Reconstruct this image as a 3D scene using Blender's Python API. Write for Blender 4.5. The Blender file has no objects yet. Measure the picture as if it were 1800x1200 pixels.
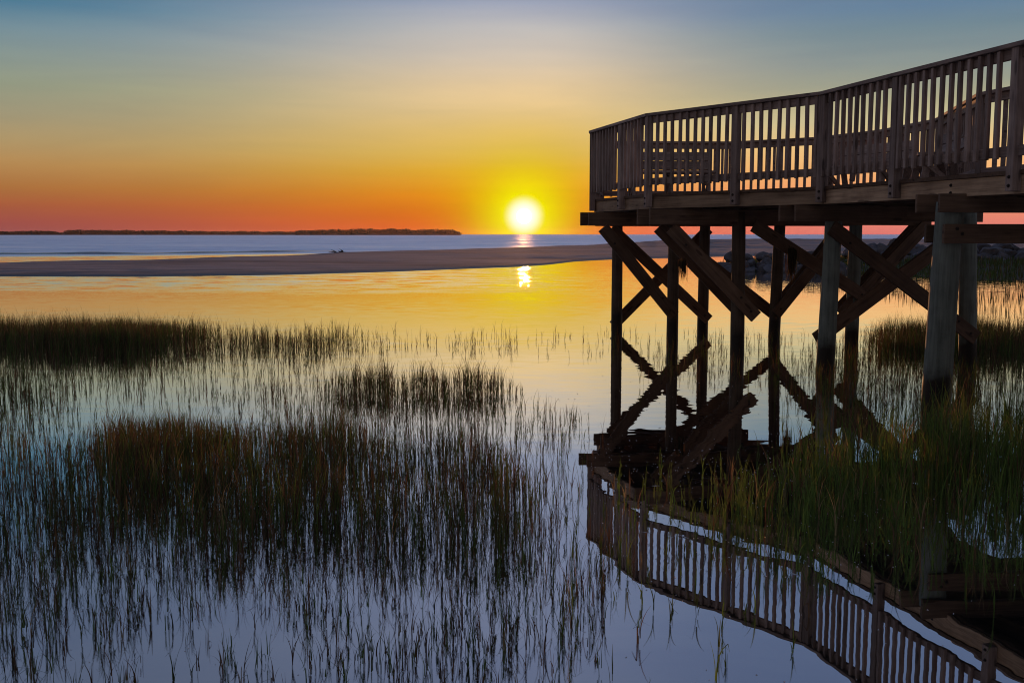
import bpy, bmesh, math, random
import numpy as np
from mathutils import Vector, Matrix, noise as mnoise

SC = bpy.context.scene
COL = SC.collection
R = math.radians
random.seed(7)
rng = np.random.default_rng(11)

# ------------------------------------------------------------ camera
EYE = 1.635
TILT = math.atan(188 / 1800)
cam_d = bpy.data.cameras.new('camera')
cam_d.sensor_width = 36; cam_d.lens = 36
cam_d.clip_start = 0.05; cam_d.clip_end = 60000
cam = bpy.data.objects.new('camera', cam_d); COL.objects.link(cam)
cam.location = (0, 0, EYE)
cam.rotation_euler = (R(90) - TILT, 0, 0)
SC.camera = cam
CT, ST = math.cos(TILT), math.sin(TILT)

def ray(px, py):
    u = (px - 900) / 1800; v = (600 - py) / 1800
    return Vector((u, CT + v * ST, -ST + v * CT))
def at(px, py, Y):
    """the place at distance Y north of the camera that the survey pixel shows"""
    r = ray(px, py); k = Y / r.y
    return Vector((r.x * k, Y, EYE + r.z * k))
def lvl(px, py, z):
    r = ray(px, py); k = (z - EYE) / r.z
    return Vector((r.x * k, r.y * k, z))
def pix(x, y, z=0.0):
    dx, dy, dz = x, y, z - EYE
    f = dy * CT - dz * ST; up = dy * ST + dz * CT
    return 900 + 1800 * dx / f, 600 - 1800 * up / f

# ------------------------------------------------------------ sky and sun
SUN_AZ = math.degrees(math.atan((921 - 900) / 1800))
SUN_EL = math.degrees(math.atan((600 - 380) / 1800)) - math.degrees(TILT)
world = bpy.data.worlds.new('World'); SC.world = world
world.use_nodes = True
nt = world.node_tree; nt.nodes.clear()

def s2l(c):
    return tuple(((v / 255) / 12.92 if v / 255 <= .04045 else ((v / 255 + .055) / 1.055) ** 2.4) for v in c)

class NB:
    def __init__(s, nt): s.nt = nt
    def n(s, t, **k):
        o = s.nt.nodes.new(t)
        for a, b in k.items(): setattr(o, a, b)
        return o
    def l(s, a, b): s.nt.links.new(a, b)
    def m(s, op, a, b=None, c=None, clamp=False):
        o = s.n('ShaderNodeMath', operation=op, use_clamp=clamp)
        for i, v in enumerate((a, b, c)):
            if v is None: continue
            if isinstance(v, (int, float)): o.inputs[i].default_value = v
            else: s.l(v, o.inputs[i])
        return o.outputs[0]
    def rng(s, v, a, b, c=0.0, d=1.0, smooth=False):
        o = s.n('ShaderNodeMapRange'); o.interpolation_type = 'SMOOTHSTEP' if smooth else 'LINEAR'
        s.l(v, o.inputs[0])
        for i, x in enumerate((a, b, c, d)): o.inputs[i + 1].default_value = x
        return o.outputs[0]
    def ramp(s, v, stops, srgb=True):
        o = s.n('ShaderNodeValToRGB'); e = o.color_ramp.elements
        while len(e) < len(stops): e.new(0.5)
        for i, (p, c) in enumerate(stops):
            e[i].position = p
            cc = s2l(c) if srgb else c
            e[i].color = (*cc, 1)
        s.l(v, o.inputs[0]); return o.outputs[0]
    def mix(s, f, a, b, bt='MIX'):
        o = s.n('ShaderNodeMix', data_type='RGBA', blend_type=bt)
        for i, v in ((0, f), (6, a), (7, b)):
            if isinstance(v, (int, float)): o.inputs[i].default_value = v
            elif isinstance(v, tuple): o.inputs[i].default_value = (*v, 1) if len(v) == 3 else v
            else: s.l(v, o.inputs[i])
        return o.outputs[2]

b = NB(nt)
tc = b.n('ShaderNodeTexCoord')
nrm = b.n('ShaderNodeVectorMath', operation='NORMALIZE'); b.l(tc.outputs['Generated'], nrm.inputs[0])
sep = b.n('ShaderNodeSeparateXYZ'); b.l(nrm.outputs[0], sep.inputs[0])
elev = b.m('MULTIPLY', b.m('ARCSINE', sep.outputs[2]), 57.2958)
az = b.m('SUBTRACT', b.m('MULTIPLY', b.m('ARCTAN2', sep.outputs[0], sep.outputs[1]), 57.2958), SUN_AZ)
E = b.rng(elev, 0, 40)
def el(y): return max(0, math.degrees(math.atan((600 - y) / 1800)) - math.degrees(TILT)) / 40
def ew(y): return el(y) * .915      # the same pixel row lies lower towards the sides
left = b.ramp(E, [(0, (128, 74, 84)), (ew(390), (146, 76, 76)), (ew(360), (163, 90, 64)), (ew(330), (172, 114, 66)), (ew(290), (178, 136, 86)), (ew(250), (172, 148, 106)),
                  (ew(200), (160, 153, 124)), (ew(150), (144, 153, 132)), (ew(100), (132, 150, 146)), (ew(50), (110, 140, 154)), (ew(5), (70, 122, 150)),
                  (17 / 40, (98, 116, 146)), (25 / 40, (112, 126, 158)), (1, (92, 112, 160))])
mid = b.ramp(E, [(0, (220, 92, 24)), (el(395), (222, 100, 20)), (el(372), (224, 116, 14)), (el(340), (224, 140, 18)), (el(300), (222, 170, 46)), (el(270), (222, 184, 84)),
                 (el(230), (226, 192, 114)), (el(185), (233, 203, 148)), (el(150), (229, 203, 160)), (el(100), (212, 199, 181)), (el(50), (190, 189, 189)),
                 (el(0), (152, 163, 187)), (17 / 40, (140, 152, 184)), (25 / 40, (134, 148, 184)), (1, (100, 120, 168))])
right = b.ramp(E, [(0, (212, 112, 112)), (ew(395), (222, 126, 114)), (ew(350), (244, 152, 112)), (ew(300), (246, 180, 118)), (ew(250), (238, 198, 136)), (ew(205), (210, 198, 152)),
                   (ew(170), (178, 174, 140)), (ew(140), (156, 160, 142)), (ew(100), (138, 150, 148)), (ew(40), (114, 138, 150)), (ew(0), (102, 132, 158)),
                   (17 / 40, (106, 126, 162)), (25 / 40, (108, 126, 168)), (1, (100, 120, 168))])
back = b.ramp(E, [(0, (128, 108, 100)), (.15, (128, 112, 108)), (.5, (112, 110, 116)), (1, (98, 104, 122))])
side = b.mix(b.rng(az, -8, 8, 0, 1, True), left, right)
a_w = b.mix(b.m('GREATER_THAN', az, 0), b.m('MULTIPLY', az, 1 / 14.5), b.m('MULTIPLY', az, 1 / 8.8))
lowk = b.rng(elev, 0, 5, 0.8, 1.0, True)
g = b.m('POWER', 2.71828, b.m('MULTIPLY', b.m('MULTIPLY', b.m('MULTIPLY', a_w, lowk), b.m('MULTIPLY', a_w, lowk)), -1))
sky = b.mix(g, side, mid)
sky = b.mix(b.rng(b.m('ABSOLUTE', az), 35, 85, 0, 1, True), sky, back)
# glow round the low sun
sv = Vector((math.sin(R(SUN_AZ)) * math.cos(R(SUN_EL)), math.cos(R(SUN_AZ)) * math.cos(R(SUN_EL)), math.sin(R(SUN_EL))))
dt = b.n('ShaderNodeVectorMath', operation='DISTANCE'); b.l(nrm.outputs[0], dt.inputs[0]); dt.inputs[1].default_value = sv
ang = b.m('MULTIPLY', dt.outputs['Value'], 57.2958)
sky = b.mix(b.m('MULTIPLY', b.m('POWER', 2.71828, b.m('MULTIPLY', b.m('MULTIPLY', ang, ang), -1 / 11.0)), .85), sky, s2l((222, 200, 0)))
yel = b.m('POWER', 2.71828, b.m('MULTIPLY', b.m('MULTIPLY', ang, ang), -1 / 3.3))
sky = b.mix(yel, sky, s2l((250, 250, 0)))
wht = b.rng(ang, 1.25, .30, 0, 1, True)
sky = b.mix(wht, sky, (1.15, 1.15, 1.0))
disc = b.rng(ang, .44, .30, 0, 1, True)
sky = b.mix(disc, sky, (22, 19, 12))
cm = b.n('ShaderNodeMapping'); b.l(nrm.outputs[0], cm.inputs[0]); cm.inputs['Scale'].default_value = (1.6, 1.6, 13); cm.inputs['Rotation'].default_value = (0, R(3), 0)
cn = b.n('ShaderNodeTexNoise'); cn.inputs['Scale'].default_value = 2.2; cn.inputs['Detail'].default_value = 5; cn.inputs['Roughness'].default_value = .6; cn.inputs['Distortion'].default_value = .4
b.l(cm.outputs[0], cn.inputs['Vector'])
sky = b.mix(1.0, sky, b.ramp(cn.outputs['Fac'], [(.3, (.93, .94, .97)), (.7, (1.07, 1.05, 1.02))], srgb=False), 'MULTIPLY')
nsky = b.n('ShaderNodeTexSky', sky_type='NISHITA', sun_disc=False)
nsky.sun_elevation = R(SUN_EL); nsky.sun_rotation = R(SUN_AZ); nsky.air_density = 1.2; nsky.dust_density = 2
bg1 = b.n('ShaderNodeBackground'); b.l(sky, bg1.inputs[0]); bg1.inputs[1].default_value = .96
bg2 = b.n('ShaderNodeBackground'); b.l(nsky.outputs[0], bg2.inputs[0]); bg2.inputs[1].default_value = .003
ad = b.n('ShaderNodeAddShader'); b.l(bg1.outputs[0], ad.inputs[0]); b.l(bg2.outputs[0], ad.inputs[1])
wo = b.n('ShaderNodeOutputWorld'); b.l(ad.outputs[0], wo.inputs[0])

sd = bpy.data.lights.new('sun', 'SUN'); sd.energy = 2.0; sd.angle = R(.5); sd.color = (1, .42, .16)
sun = bpy.data.objects.new('sun', sd); COL.objects.link(sun)
sun.rotation_euler = (-sv).to_track_quat('-Z', 'Y').to_euler()

SC.view_settings.view_transform = 'Standard'; SC.view_settings.look = 'None'
SC.view_settings.exposure = 0; SC.view_settings.gamma = 1; SC.view_settings.use_curve_mapping = False
SC.render.engine = 'CYCLES'
SC.cycles.max_bounces = 8; SC.cycles.glossy_bounces = 5; SC.cycles.transparent_max_bounces = 8
SC.cycles.use_denoising = True
SC.cycles.filter_width = 1.05
SC.cycles.denoising_prefilter = 'ACCURATE'
SC.cycles.sample_clamp_indirect = 12.0
try: SC.cycles.denoiser = 'OPENIMAGEDENOISE'
except Exception: pass

# ------------------------------------------------------------ helpers
def tag(o, label=None, cat=None, group=None, kind=None):
    for k, v in (('label', label), ('category', cat), ('group', group), ('kind', kind)):
        if v: o[k] = v
    return o
def link(name, me, mat=None, parent=None):
    o = bpy.data.objects.new(name, me); COL.objects.link(o)
    if mat and me is not None and not me.materials: me.materials.append(mat)
    if parent: o.parent = parent
    return o
def empty(name, loc=(0, 0, 0)):
    o = bpy.data.objects.new(name, None); COL.objects.link(o); o.location = loc
    o.empty_display_size = .3
    return o
def from_bm(bm, name):
    me = bpy.data.meshes.new(name); bm.to_mesh(me); bm.free(); return me
def np_mesh(name, verts, quads, col=None, smooth=False):
    """verts (N,3), quads (M,k) arrays to a mesh, optional per-vertex colour"""
    me = bpy.data.meshes.new(name)
    n, (m, k) = len(verts), quads.shape
    me.vertices.add(n); me.vertices.foreach_set('co', verts.astype(np.float32).ravel())
    me.loops.add(m * k); me.loops.foreach_set('vertex_index', quads.astype(np.int32).ravel())
    me.polygons.add(m)
    me.polygons.foreach_set('loop_start', np.arange(0, m * k, k, dtype=np.int32))
    me.polygons.foreach_set('loop_total', np.full(m, k, dtype=np.int32))
    if smooth: me.polygons.foreach_set('use_smooth', np.ones(m, dtype=bool))
    if col is not None:
        a = me.color_attributes.new('tint', 'FLOAT_COLOR', 'POINT')
        a.data.foreach_set('color', np.c_[col, np.ones(len(col))].astype(np.float32).ravel())
    me.update(calc_edges=True); me.validate()
    return me

def material(name):
    m = bpy.data.materials.new(name); m.use_nodes = True
    t = m.node_tree; t.nodes.clear()
    bb = NB(t)
    out = bb.n('ShaderNodeOutputMaterial')
    return m, bb, out
def noise(bb, vec, scale, detail=3, rough=.55, dist=0.0):
    o = bb.n('ShaderNodeTexNoise'); o.inputs['Scale'].default_value = scale
    o.inputs['Detail'].default_value = detail; o.inputs['Roughness'].default_value = rough
    o.inputs['Distortion'].default_value = dist
    if vec is not None: bb.l(vec, o.inputs['Vector'])
    return o.outputs['Fac']
def mapped(bb, src, scale):
    o = bb.n('ShaderNodeMapping'); bb.l(src, o.inputs[0]); o.inputs['Scale'].default_value = scale
    return o.outputs[0]
def bump(bb, h, strength, dist, nrm=None):
    o = bb.n('ShaderNodeBump'); o.inputs['Strength'].default_value = strength; o.inputs['Distance'].default_value = dist
    bb.l(h, o.inputs['Height'])
    if nrm: bb.l(nrm, o.inputs['Normal'])
    return o.outputs[0]

def wood_mat(name, dark, light, rough=.75):
    """weathered sawn timber; grain runs along the board's own x axis"""
    m, bb, out = material(name)
    t = bb.n('ShaderNodeTexCoord'); oi = bb.n('ShaderNodeObjectInfo')
    ofs = bb.n('ShaderNodeVectorMath', operation='ADD'); bb.l(t.outputs['Object'], ofs.inputs[0])
    cmb = bb.n('ShaderNodeCombineXYZ')
    for i, k in enumerate((37., 11., 23.)): bb.l(bb.m('MULTIPLY', oi.outputs['Random'], k), cmb.inputs[i])
    bb.l(cmb.outputs[0], ofs.inputs[1])
    v = ofs.outputs[0]
    fine = noise(bb, mapped(bb, v, (3, 90, 90)), 1, 4, .6)
    ring = noise(bb, mapped(bb, v, (1.2, 16, 16)), 1, 3, .5, .8)
    blot = noise(bb, v, 3.5, 3, .6)
    f = bb.m('ADD', bb.m('MULTIPLY', fine, .35), bb.m('ADD', bb.m('MULTIPLY', ring, .4), bb.m('MULTIPLY', blot, .35)))
    c = bb.ramp(f, [(.38, dark), (.68, light)], srgb=False)
    var = bb.rng(oi.outputs['Random'], 0, 1, .72, 1.22)
    knots = bb.n('ShaderNodeTexVoronoi'); knots.inputs['Scale'].default_value = 1.0
    bb.l(mapped(bb, v, (2.2, 9, 9)), knots.inputs['Vector'])
    kn = bb.rng(knots.outputs['Distance'], .1, .2, .45, 1, True)
    c = bb.mix(1.0, c, bb.m('MULTIPLY', var, kn), 'MULTIPLY')
    p = bb.n('ShaderNodeBsdfPrincipled'); bb.l(c, p.inputs['Base Color']); p.inputs['Roughness'].default_value = rough
    p.inputs['Specular IOR Level'].default_value = .25
    bb.l(bump(bb, f, .5, .006), p.inputs['Normal']); bb.l(p.outputs[0], out.inputs[0])
    return m
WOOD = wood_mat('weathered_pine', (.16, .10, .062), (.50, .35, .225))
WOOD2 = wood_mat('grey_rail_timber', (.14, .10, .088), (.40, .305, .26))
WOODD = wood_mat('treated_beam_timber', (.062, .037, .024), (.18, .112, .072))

def pile_mat():
    m, bb, out = material('round_pile_timber')
    t = bb.n('ShaderNodeTexCoord'); oi = bb.n('ShaderNodeObjectInfo'); ge = bb.n('ShaderNodeNewGeometry')
    v = t.outputs['Object']
    a = noise(bb, mapped(bb, v, (30, 30, 2)), 1, 4, .6); c2 = noise(bb, v, 4, 3)
    f = bb.m('ADD', bb.m('MULTIPLY', a, .6), bb.m('MULTIPLY', c2, .4))
    c = bb.ramp(f, [(.35, (.085, .098, .082)), (.68, (.22, .25, .215))], srgb=False)
    z = bb.n('ShaderNodeSeparateXYZ'); bb.l(ge.outputs['Position'], z.inputs[0])
    zz = bb.m('ADD', z.outputs[2], bb.m('MULTIPLY', noise(bb, v, 7, 4), .22))
    c = bb.mix(1.0, c, oi.outputs['Color'], 'MULTIPLY')
    wet = bb.rng(zz, .36, .52, 0, 1, True)
    c = bb.mix(wet, (.016, .013, .010), c)
    p = bb.n('ShaderNodeBsdfPrincipled'); bb.l(c, p.inputs['Base Color']); bb.l(bb.rng(wet, 0, 1, .45, .8), p.inputs['Roughness'])
    p.inputs['Specular IOR Level'].default_value = .25
    bb.l(bump(bb, f, .6, .01), p.inputs['Normal']); bb.l(p.outputs[0], out.inputs[0])
    return m
PILE = pile_mat()

def plain(name, col, rough=.7, metal=0.0, nscale=None, amp=.35, bumpd=0):
    m, bb, out = material(name)
    p = bb.n('ShaderNodeBsdfPrincipled'); p.inputs['Roughness'].default_value = rough; p.inputs['Metallic'].default_value = metal
    p.inputs['Specular IOR Level'].default_value = .25
    if nscale:
        t = bb.n('ShaderNodeTexCoord'); n = noise(bb, t.outputs['Object'], nscale, 5, .6)
        c = bb.ramp(n, [(.3, tuple(x * (1 - amp) for x in col)), (.7, tuple(x * (1 + amp) for x in col))], srgb=False)
        bb.l(c, p.inputs['Base Color'])
        if bumpd: bb.l(bump(bb, n, .8, bumpd), p.inputs['Normal'])
    else: p.inputs['Base Color'].default_value = (*col, 1)
    bb.l(p.outputs[0], out.inputs[0]); return m
STEEL = plain('rusty_galvanised_steel', (.05, .04, .035), .6, .6, 30, .3)

# ------------------------------------------------------------ water, one sheet to the horizon
def water_mat():
    m, bb, out = material('tidal_water')
    ge = bb.n('ShaderNodeNewGeometry'); pos = ge.outputs['Position']
    z = bb.n('ShaderNodeSeparateXYZ'); bb.l(pos, z.inputs[0]); y = z.outputs[1]; x = z.outputs[0]
    def slopes(scale, detail, rough, seed):
        o = bb.n('ShaderNodeTexNoise'); o.inputs['Scale'].default_value = 1; o.inputs['Detail'].default_value = detail; o.inputs['Roughness'].default_value = rough
        mp = bb.n('ShaderNodeMapping'); bb.l(pos, mp.inputs[0]); mp.inputs['Scale'].default_value = scale; mp.inputs['Location'].default_value = (seed, seed * 2, 0)
        bb.l(mp.outputs[0], o.inputs['Vector'])
        sp = bb.n('ShaderNodeSeparateColor'); bb.l(o.outputs['Color'], sp.inputs[0])
        return bb.m('SUBTRACT', sp.outputs[0], .5), bb.m('SUBTRACT', sp.outputs[1], .5)
    shore = bb.m('ADD', y, bb.m('MULTIPLY', noise(bb, mapped(bb, pos, (.06, .16, 1)), 1, 3), 14))
    ruf = bb.m('MULTIPLY', bb.rng(shore, 33, 42, 0, 1, True), bb.rng(x, -3, 5, 1, .12, True))
    seam = bb.rng(bb.m('ADD', y, bb.m('MULTIPLY', x, -.5)), 88, 104, 0, 1, True)
    patch = bb.rng(noise(bb, mapped(bb, pos, (.16, .3, 1)), 1, 2), .38, .62, .5, 1.5)
    a1 = slopes((2.6, 8.0, 1), 2, .55, 1); a2 = slopes((16, 14, 1), 2, .6, 4); a3 = slopes((.9, 2.2, 1), 3, .6, 9); a4 = slopes((.04, .10, 1), 6, .75, 2); a5 = slopes((.5, .9, 1), 4, .75, 6)
    calm = bb.m('MULTIPLY', patch, bb.m('MULTIPLY', bb.rng(y, 4.5, 14, .007, .030), bb.m('SUBTRACT', 1, seam)))
    mid_ = bb.m('MULTIPLY', bb.rng(y, 22, 33, 0, .066, True), bb.m('SUBTRACT', 1, seam))
    rr = bb.m('MULTIPLY', bb.m('MULTIPLY', ruf, .20), bb.m('SUBTRACT', 1, seam))
    def comb(i, kx):
        v = bb.m('MULTIPLY', a1[i], bb.m('MULTIPLY', calm, kx))
        v = bb.m('ADD', v, bb.m('MULTIPLY', a2[i], bb.m('MULTIPLY', mid_, kx)))
        v = bb.m('ADD', v, bb.m('MULTIPLY', a3[i], bb.m('MULTIPLY', rr, kx)))
        ks = 1.0 if kx == 1 else 1.3
        v = bb.m('ADD', v, bb.m('MULTIPLY', a4[i], bb.m('MULTIPLY', seam, 1.0 * ks)))
        return bb.m('ADD', v, bb.m('MULTIPLY', a5[i], bb.m('MULTIPLY', seam, .8 * ks)))
    sx = comb(0, .5); sy = bb.m('SUBTRACT', comb(1, 1.0), bb.m('ADD', bb.m('MULTIPLY', seam, .11), bb.m('MULTIPLY', rr, .12)))
    cv = bb.n('ShaderNodeCombineXYZ'); bb.l(sx, cv.inputs[0]); bb.l(sy, cv.inputs[1]); cv.inputs[2].default_value = 1
    nv = bb.n('ShaderNodeVectorMath', operation='NORMALIZE'); bb.l(cv.outputs[0], nv.inputs[0]); nn = nv.outputs[0]
    lw = bb.n('ShaderNodeLayerWeight'); lw.inputs[0].default_value = .5; bb.l(nn, lw.inputs['Normal'])
    fac = bb.ramp(lw.outputs['Facing'], [(0, (.04,) * 3), (.35, (.12,) * 3), (.59, (.50,) * 3), (.70, (.68,) * 3), (.80, (.82,) * 3), (.90, (.96,) * 3)], srgb=False)
    gl = bb.n('ShaderNodeBsdfGlossy'); bb.l(bb.rng(seam, 0, 1, .0, .5), gl.inputs['Roughness']); gl.inputs[0].default_value = (1, 1, 1, 1)
    bb.l(nn, gl.inputs['Normal'])
    df = bb.n('ShaderNodeBsdfDiffuse'); df.inputs[0].default_value = (.012, .013, .011, 1)
    mx = bb.n('ShaderNodeMixShader'); bb.l(fac, mx.inputs[0]); bb.l(df.outputs[0], mx.inputs[1]); bb.l(gl.outputs[0], mx.inputs[2])
    bb.l(mx.outputs[0], out.inputs[0]); return m
WATER = water_mat()
S = 26000
me = np_mesh('water', np.array([[-S, -300, 0], [S, -300, 0], [S, 40000, 0], [-S, 40000, 0]], float), np.array([[0, 1, 2, 3]]))
tag(link('water', me, WATER), kind='structure')
me = np_mesh('mud_bottom', np.array([[-S, -300, -1.2], [S, -300, -1.2], [S, 40000, -1.2], [-S, 40000, -1.2]], float), np.array([[0, 1, 2, 3]]))
tag(link('mud_bottom_ground', me, plain('mud', (.05, .04, .03), .9)), kind='structure')

# ------------------------------------------------------------ sandbar and beach
def interp(tab, x):
    xs = [a for a, _ in tab]; ys = [c for _, c in tab]
    return np.interp(x, xs, ys)
NEAR = [(-900, 490), (-300, 488), (0, 486.5), (250, 487.5), (500, 484), (700, 478.5), (900, 470.5), (960, 466.5), (1010, 461), (1080, 457.5), (1180, 455), (1300, 452), (1500, 450), (1800, 450), (2600, 450)]
BACK = [(-900, 460), (-300, 459), (0, 461), (130, 457.5), (250, 456), (500, 449), (600, 443.5), (800, 438), (900, 435), (1000, 431.5), (1080, 428), (1150, 423), (1250, 420), (1600, 419.5), (1800, 424), (2600, 424)]
HGT = [(-900, .16), (0, .16), (500, .2), (900, .3), (1080, .4), (1200, .75), (1600, .85), (2600, .85)]
NC, NRW = 520, 70
pxs = np.linspace(-900, 2600, NC)
V = np.zeros((NC, NRW, 3))
for i, p in enumerate(pxs):
    dn = lvl(p, interp(NEAR, p), 0).y
    h = interp(HGT, p)
    df = lvl(p, interp(BACK, p), h).y
    sl = (p - 900) / 1800 / CT
    for j in range(NRW):
        t = j / (NRW - 1)
        T = t * 1.35 - .06
        d = dn + (df - dn) * T
        wob = mnoise.noise(Vector((d * sl * .09, d * .05, 3)))
        T2 = T + wob * .02
        if T2 < .05: z = -.12 + (T2 + .06) / .11 * .17
        elif T2 < 1: z = .05 + (h - .05) * ((T2 - .05) / .95) ** .8
        else: z = h - (T2 - 1) / .29 * (h + .25)
        x = d * sl
        z += (.05 * mnoise.noise(Vector((x * .12, d * .1, 0))) + .02 * mnoise.noise(Vector((x * .7, d * .5, 5)))) * min(1, max(0, T2 * 4)) * (1 + 4 * max(0, h - .3))
        V[i, j] = (x, d, z)
idx = np.arange(NC * NRW).reshape(NC, NRW)
Q = np.stack([idx[:-1, :-1], idx[1:, :-1], idx[1:, 1:], idx[:-1, 1:]], -1).reshape(-1, 4)
def sand_mat():
    m, bb, out = material('beach_sand')
    ge = bb.n('ShaderNodeNewGeometry'); pos = ge.outputs['Position']
    z = bb.n('ShaderNodeSeparateXYZ'); bb.l(pos, z.inputs[0])
    a = noise(bb, mapped(bb, pos, (.3, .9, 1)), 1, 5, .65); c2 = noise(bb, pos, 5, 4, .7)
    c = bb.ramp(bb.m('ADD', bb.m('MULTIPLY', a, .7), bb.m('MULTIPLY', c2, .3)), [(.35, (.18, .152, .158)), (.66, (.33, .285, .29))], srgb=False)
    wet = bb.rng(bb.m('ADD', z.outputs[2], bb.m('MULTIPLY', a, .05)), .05, .11, 0, 1, True)
    c = bb.mix(wet, (.06, .05, .05), c)
    damp = bb.rng(noise(bb, mapped(bb, pos, (.045, .12, 1)), 1, 4, .6), .5, .62, 1, .62, True)
    bits = bb.rng(noise(bb, mapped(bb, pos, (1.1, 2.2, 1)), 1, 5, .75), .66, .72, 1, .35, True)
    c = bb.mix(1.0, c, bb.m('MULTIPLY', damp, bits), 'MULTIPLY')
    p = bb.n('ShaderNodeBsdfPrincipled'); bb.l(c, p.inputs['Base Color']); bb.l(bb.rng(wet, 0, 1, .5, .95), p.inputs['Roughness'])
    p.inputs['Specular IOR Level'].default_value = .2
    bb.l(bump(bb, bb.m('ADD', a, bb.m('MULTIPLY', c2, .3)), 1, .12), p.inputs['Normal']); bb.l(p.outputs[0], out.inputs[0]); return m
tag(link('sandbar_ground', np_mesh('sandbar', V.reshape(-1, 3), Q, smooth=True), sand_mat()), kind='structure')

# low wavelet running in behind the bar
wv, wq = [], []; NWX, NWY = 260, 12
for i in range(NWX):
    p = -500 + i * (1120 / (NWX - 1)); yb_ = np.interp(p, [-500, 0, 250, 620], [447.5, 446.5, 446, 441])
    d0 = lvl(p, yb_, 0).y; hh_ = .17 * (.35 + .9 * max(0, mnoise.noise(Vector((p * .009, 2, 0))) + .45)) * min(1, (i + 1) / 20, (NWX - i) / 40)
    for j in range(NWY):
        t = j / (NWY - 1); dd = d0 + (t - .3) * 4.5 + .7 * mnoise.noise(Vector((p * .05, 0, 1)))
        z_ = hh_ * (math.sin(min(1, t / .22) * math.pi / 2) if t < .22 else math.cos((t - .22) / .78 * math.pi / 2)) ** 1.3 - .012
        wv.append(((p - 900) / 1800 / CT * dd, dd, z_))
for i in range(NWX - 1):
    for j in range(NWY - 1): a = i * NWY + j; wq.append((a, a + NWY, a + NWY + 1, a + 1))
tag(link('wave_water', np_mesh('wavelet', np.array(wv), np.array(wq), smooth=True), plain('sea_wavelet', (.02, .025, .035), .25)), kind='structure')

# ------------------------------------------------------------ marsh bank on the right shore
MN = [(1230, 474), (1300, 477), (1400, 474), (1480, 474), (1560, 482), (1620, 489), (1720, 494), (1800, 497), (2000, 500), (2600, 505)]
MB = [(1230, 462), (1400, 458), (2600, 449)]
NC2, NR2 = 220, 40
V2 = np.zeros((NC2, NR2, 3)); BANK = []
for i, p in enumerate(np.linspace(1236, 2600, NC2)):
    dn = lvl(p, interp(MN, p), 0).y; df = lvl(p, interp(MB, p), .35).y + 6
    sl = (p - 900) / 1800 / CT
    for j in range(NR2):
        t = j / (NR2 - 1); d = dn + (df - dn) * t
        z = -.12 + .5 * min(1, t * 1.4) ** .6 * min(1, (p - 1230) / 120) + .07 * mnoise.noise(Vector((d * sl * .5, d * .4, 8)))
        if t > .92: z -= (t - .92) * 7
        V2[i, j] = (d * sl, d, z)
        if t < .9: BANK.append((d * sl, d, z, p, t))
idx = np.arange(NC2 * NR2).reshape(NC2, NR2)
Q2 = np.stack([idx[:-1, :-1], idx[1:, :-1], idx[1:, 1:], idx[:-1, 1:]], -1).reshape(-1, 4)
tag(link('marsh_bank_ground', np_mesh('marsh_bank', V2.reshape(-1, 3), Q2, smooth=True), plain('marsh_mud', (.035, .035, .018), .9, 0, 2, .4, .05)), kind='structure')

# ------------------------------------------------------------ grass
def grass_mat(name, tl=.5):
    m, bb, out = material(name)
    at_ = bb.n('ShaderNodeAttribute', attribute_name='tint')
    p = bb.n('ShaderNodeBsdfPrincipled'); bb.l(at_.outputs['Color'], p.inputs['Base Color']); p.inputs['Roughness'].default_value = .6
    p.inputs['Specular IOR Level'].default_value = .25
    tr = bb.n('ShaderNodeBsdfTranslucent'); bb.l(at_.outputs['Color'], tr.inputs[0])
    mx = bb.n('ShaderNodeMixShader'); mx.inputs[0].default_value = tl
    bb.l(p.outputs[0], mx.inputs[1]); bb.l(tr.outputs[0], mx.inputs[2]); bb.l(mx.outputs[0], out.inputs[0]); return m
GRASS = grass_mat('marsh_grass_blades')

def blades(base, h, w, lean, ldir, curl, kink, tint, seg=5):
    """ribbons: base (N,3), height, width, lean (rad at tip), direction, curl, kink height or >1, tint (N,3)"""
    n = len(base)
    t = np.linspace(0, 1, seg + 1)[None, :]
    th = lean[:, None] * (t ** 1) + curl[:, None] * t ** 2
    bent = (t > kink[:, None])
    th = th + bent * 1.9
    step = h[:, None] / seg
    dx = np.sin(th) * step; dz = np.cos(th) * step
    r = np.concatenate([np.zeros((n, 1)), np.cumsum(dx[:, :-1], 1)], 1)
    z = np.concatenate([np.zeros((n, 1)), np.cumsum(dz[:, :-1], 1)], 1)
    cx, sx = np.cos(ldir)[:, None], np.sin(ldir)[:, None]
    fa = rng.uniform(-.9, .9, n)                       # ribbon faces roughly any way
    wx, wy = np.cos(fa)[:, None], np.sin(fa)[:, None]
    ww = w[:, None] * (1 - t ** 2.2 * .85) * .5
    X = base[:, 0:1] + r * cx; Y = base[:, 1:2] + r * sx; Z = base[:, 2:3] + z
    A = np.stack([X - wx * ww, Y - wy * ww, Z], -1); B = np.stack([X + wx * ww, Y + wy * ww, Z], -1)
    v = np.stack([A, B], 2).reshape(n, -1, 3)          # (n,(seg+1)*2,3)
    k = (seg + 1) * 2
    q = np.array([[2 * i, 2 * i + 1, 2 * i + 3, 2 * i + 2] for i in range(seg)])
    quads = (q[None] + (np.arange(n) * k)[:, None, None]).reshape(-1, 4)
    col = np.repeat(tint[:, None, :], k, 1)
    return v.reshape(-1, 3), quads, col.reshape(-1, 3)

def join(parts):
    vs, qs, cs, o = [], [], [], 0
    for v, q, c in parts:
        vs.append(v); qs.append(q + o); cs.append(c); o += len(v)
    return np.concatenate(vs), np.concatenate(qs), np.concatenate(cs)

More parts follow.
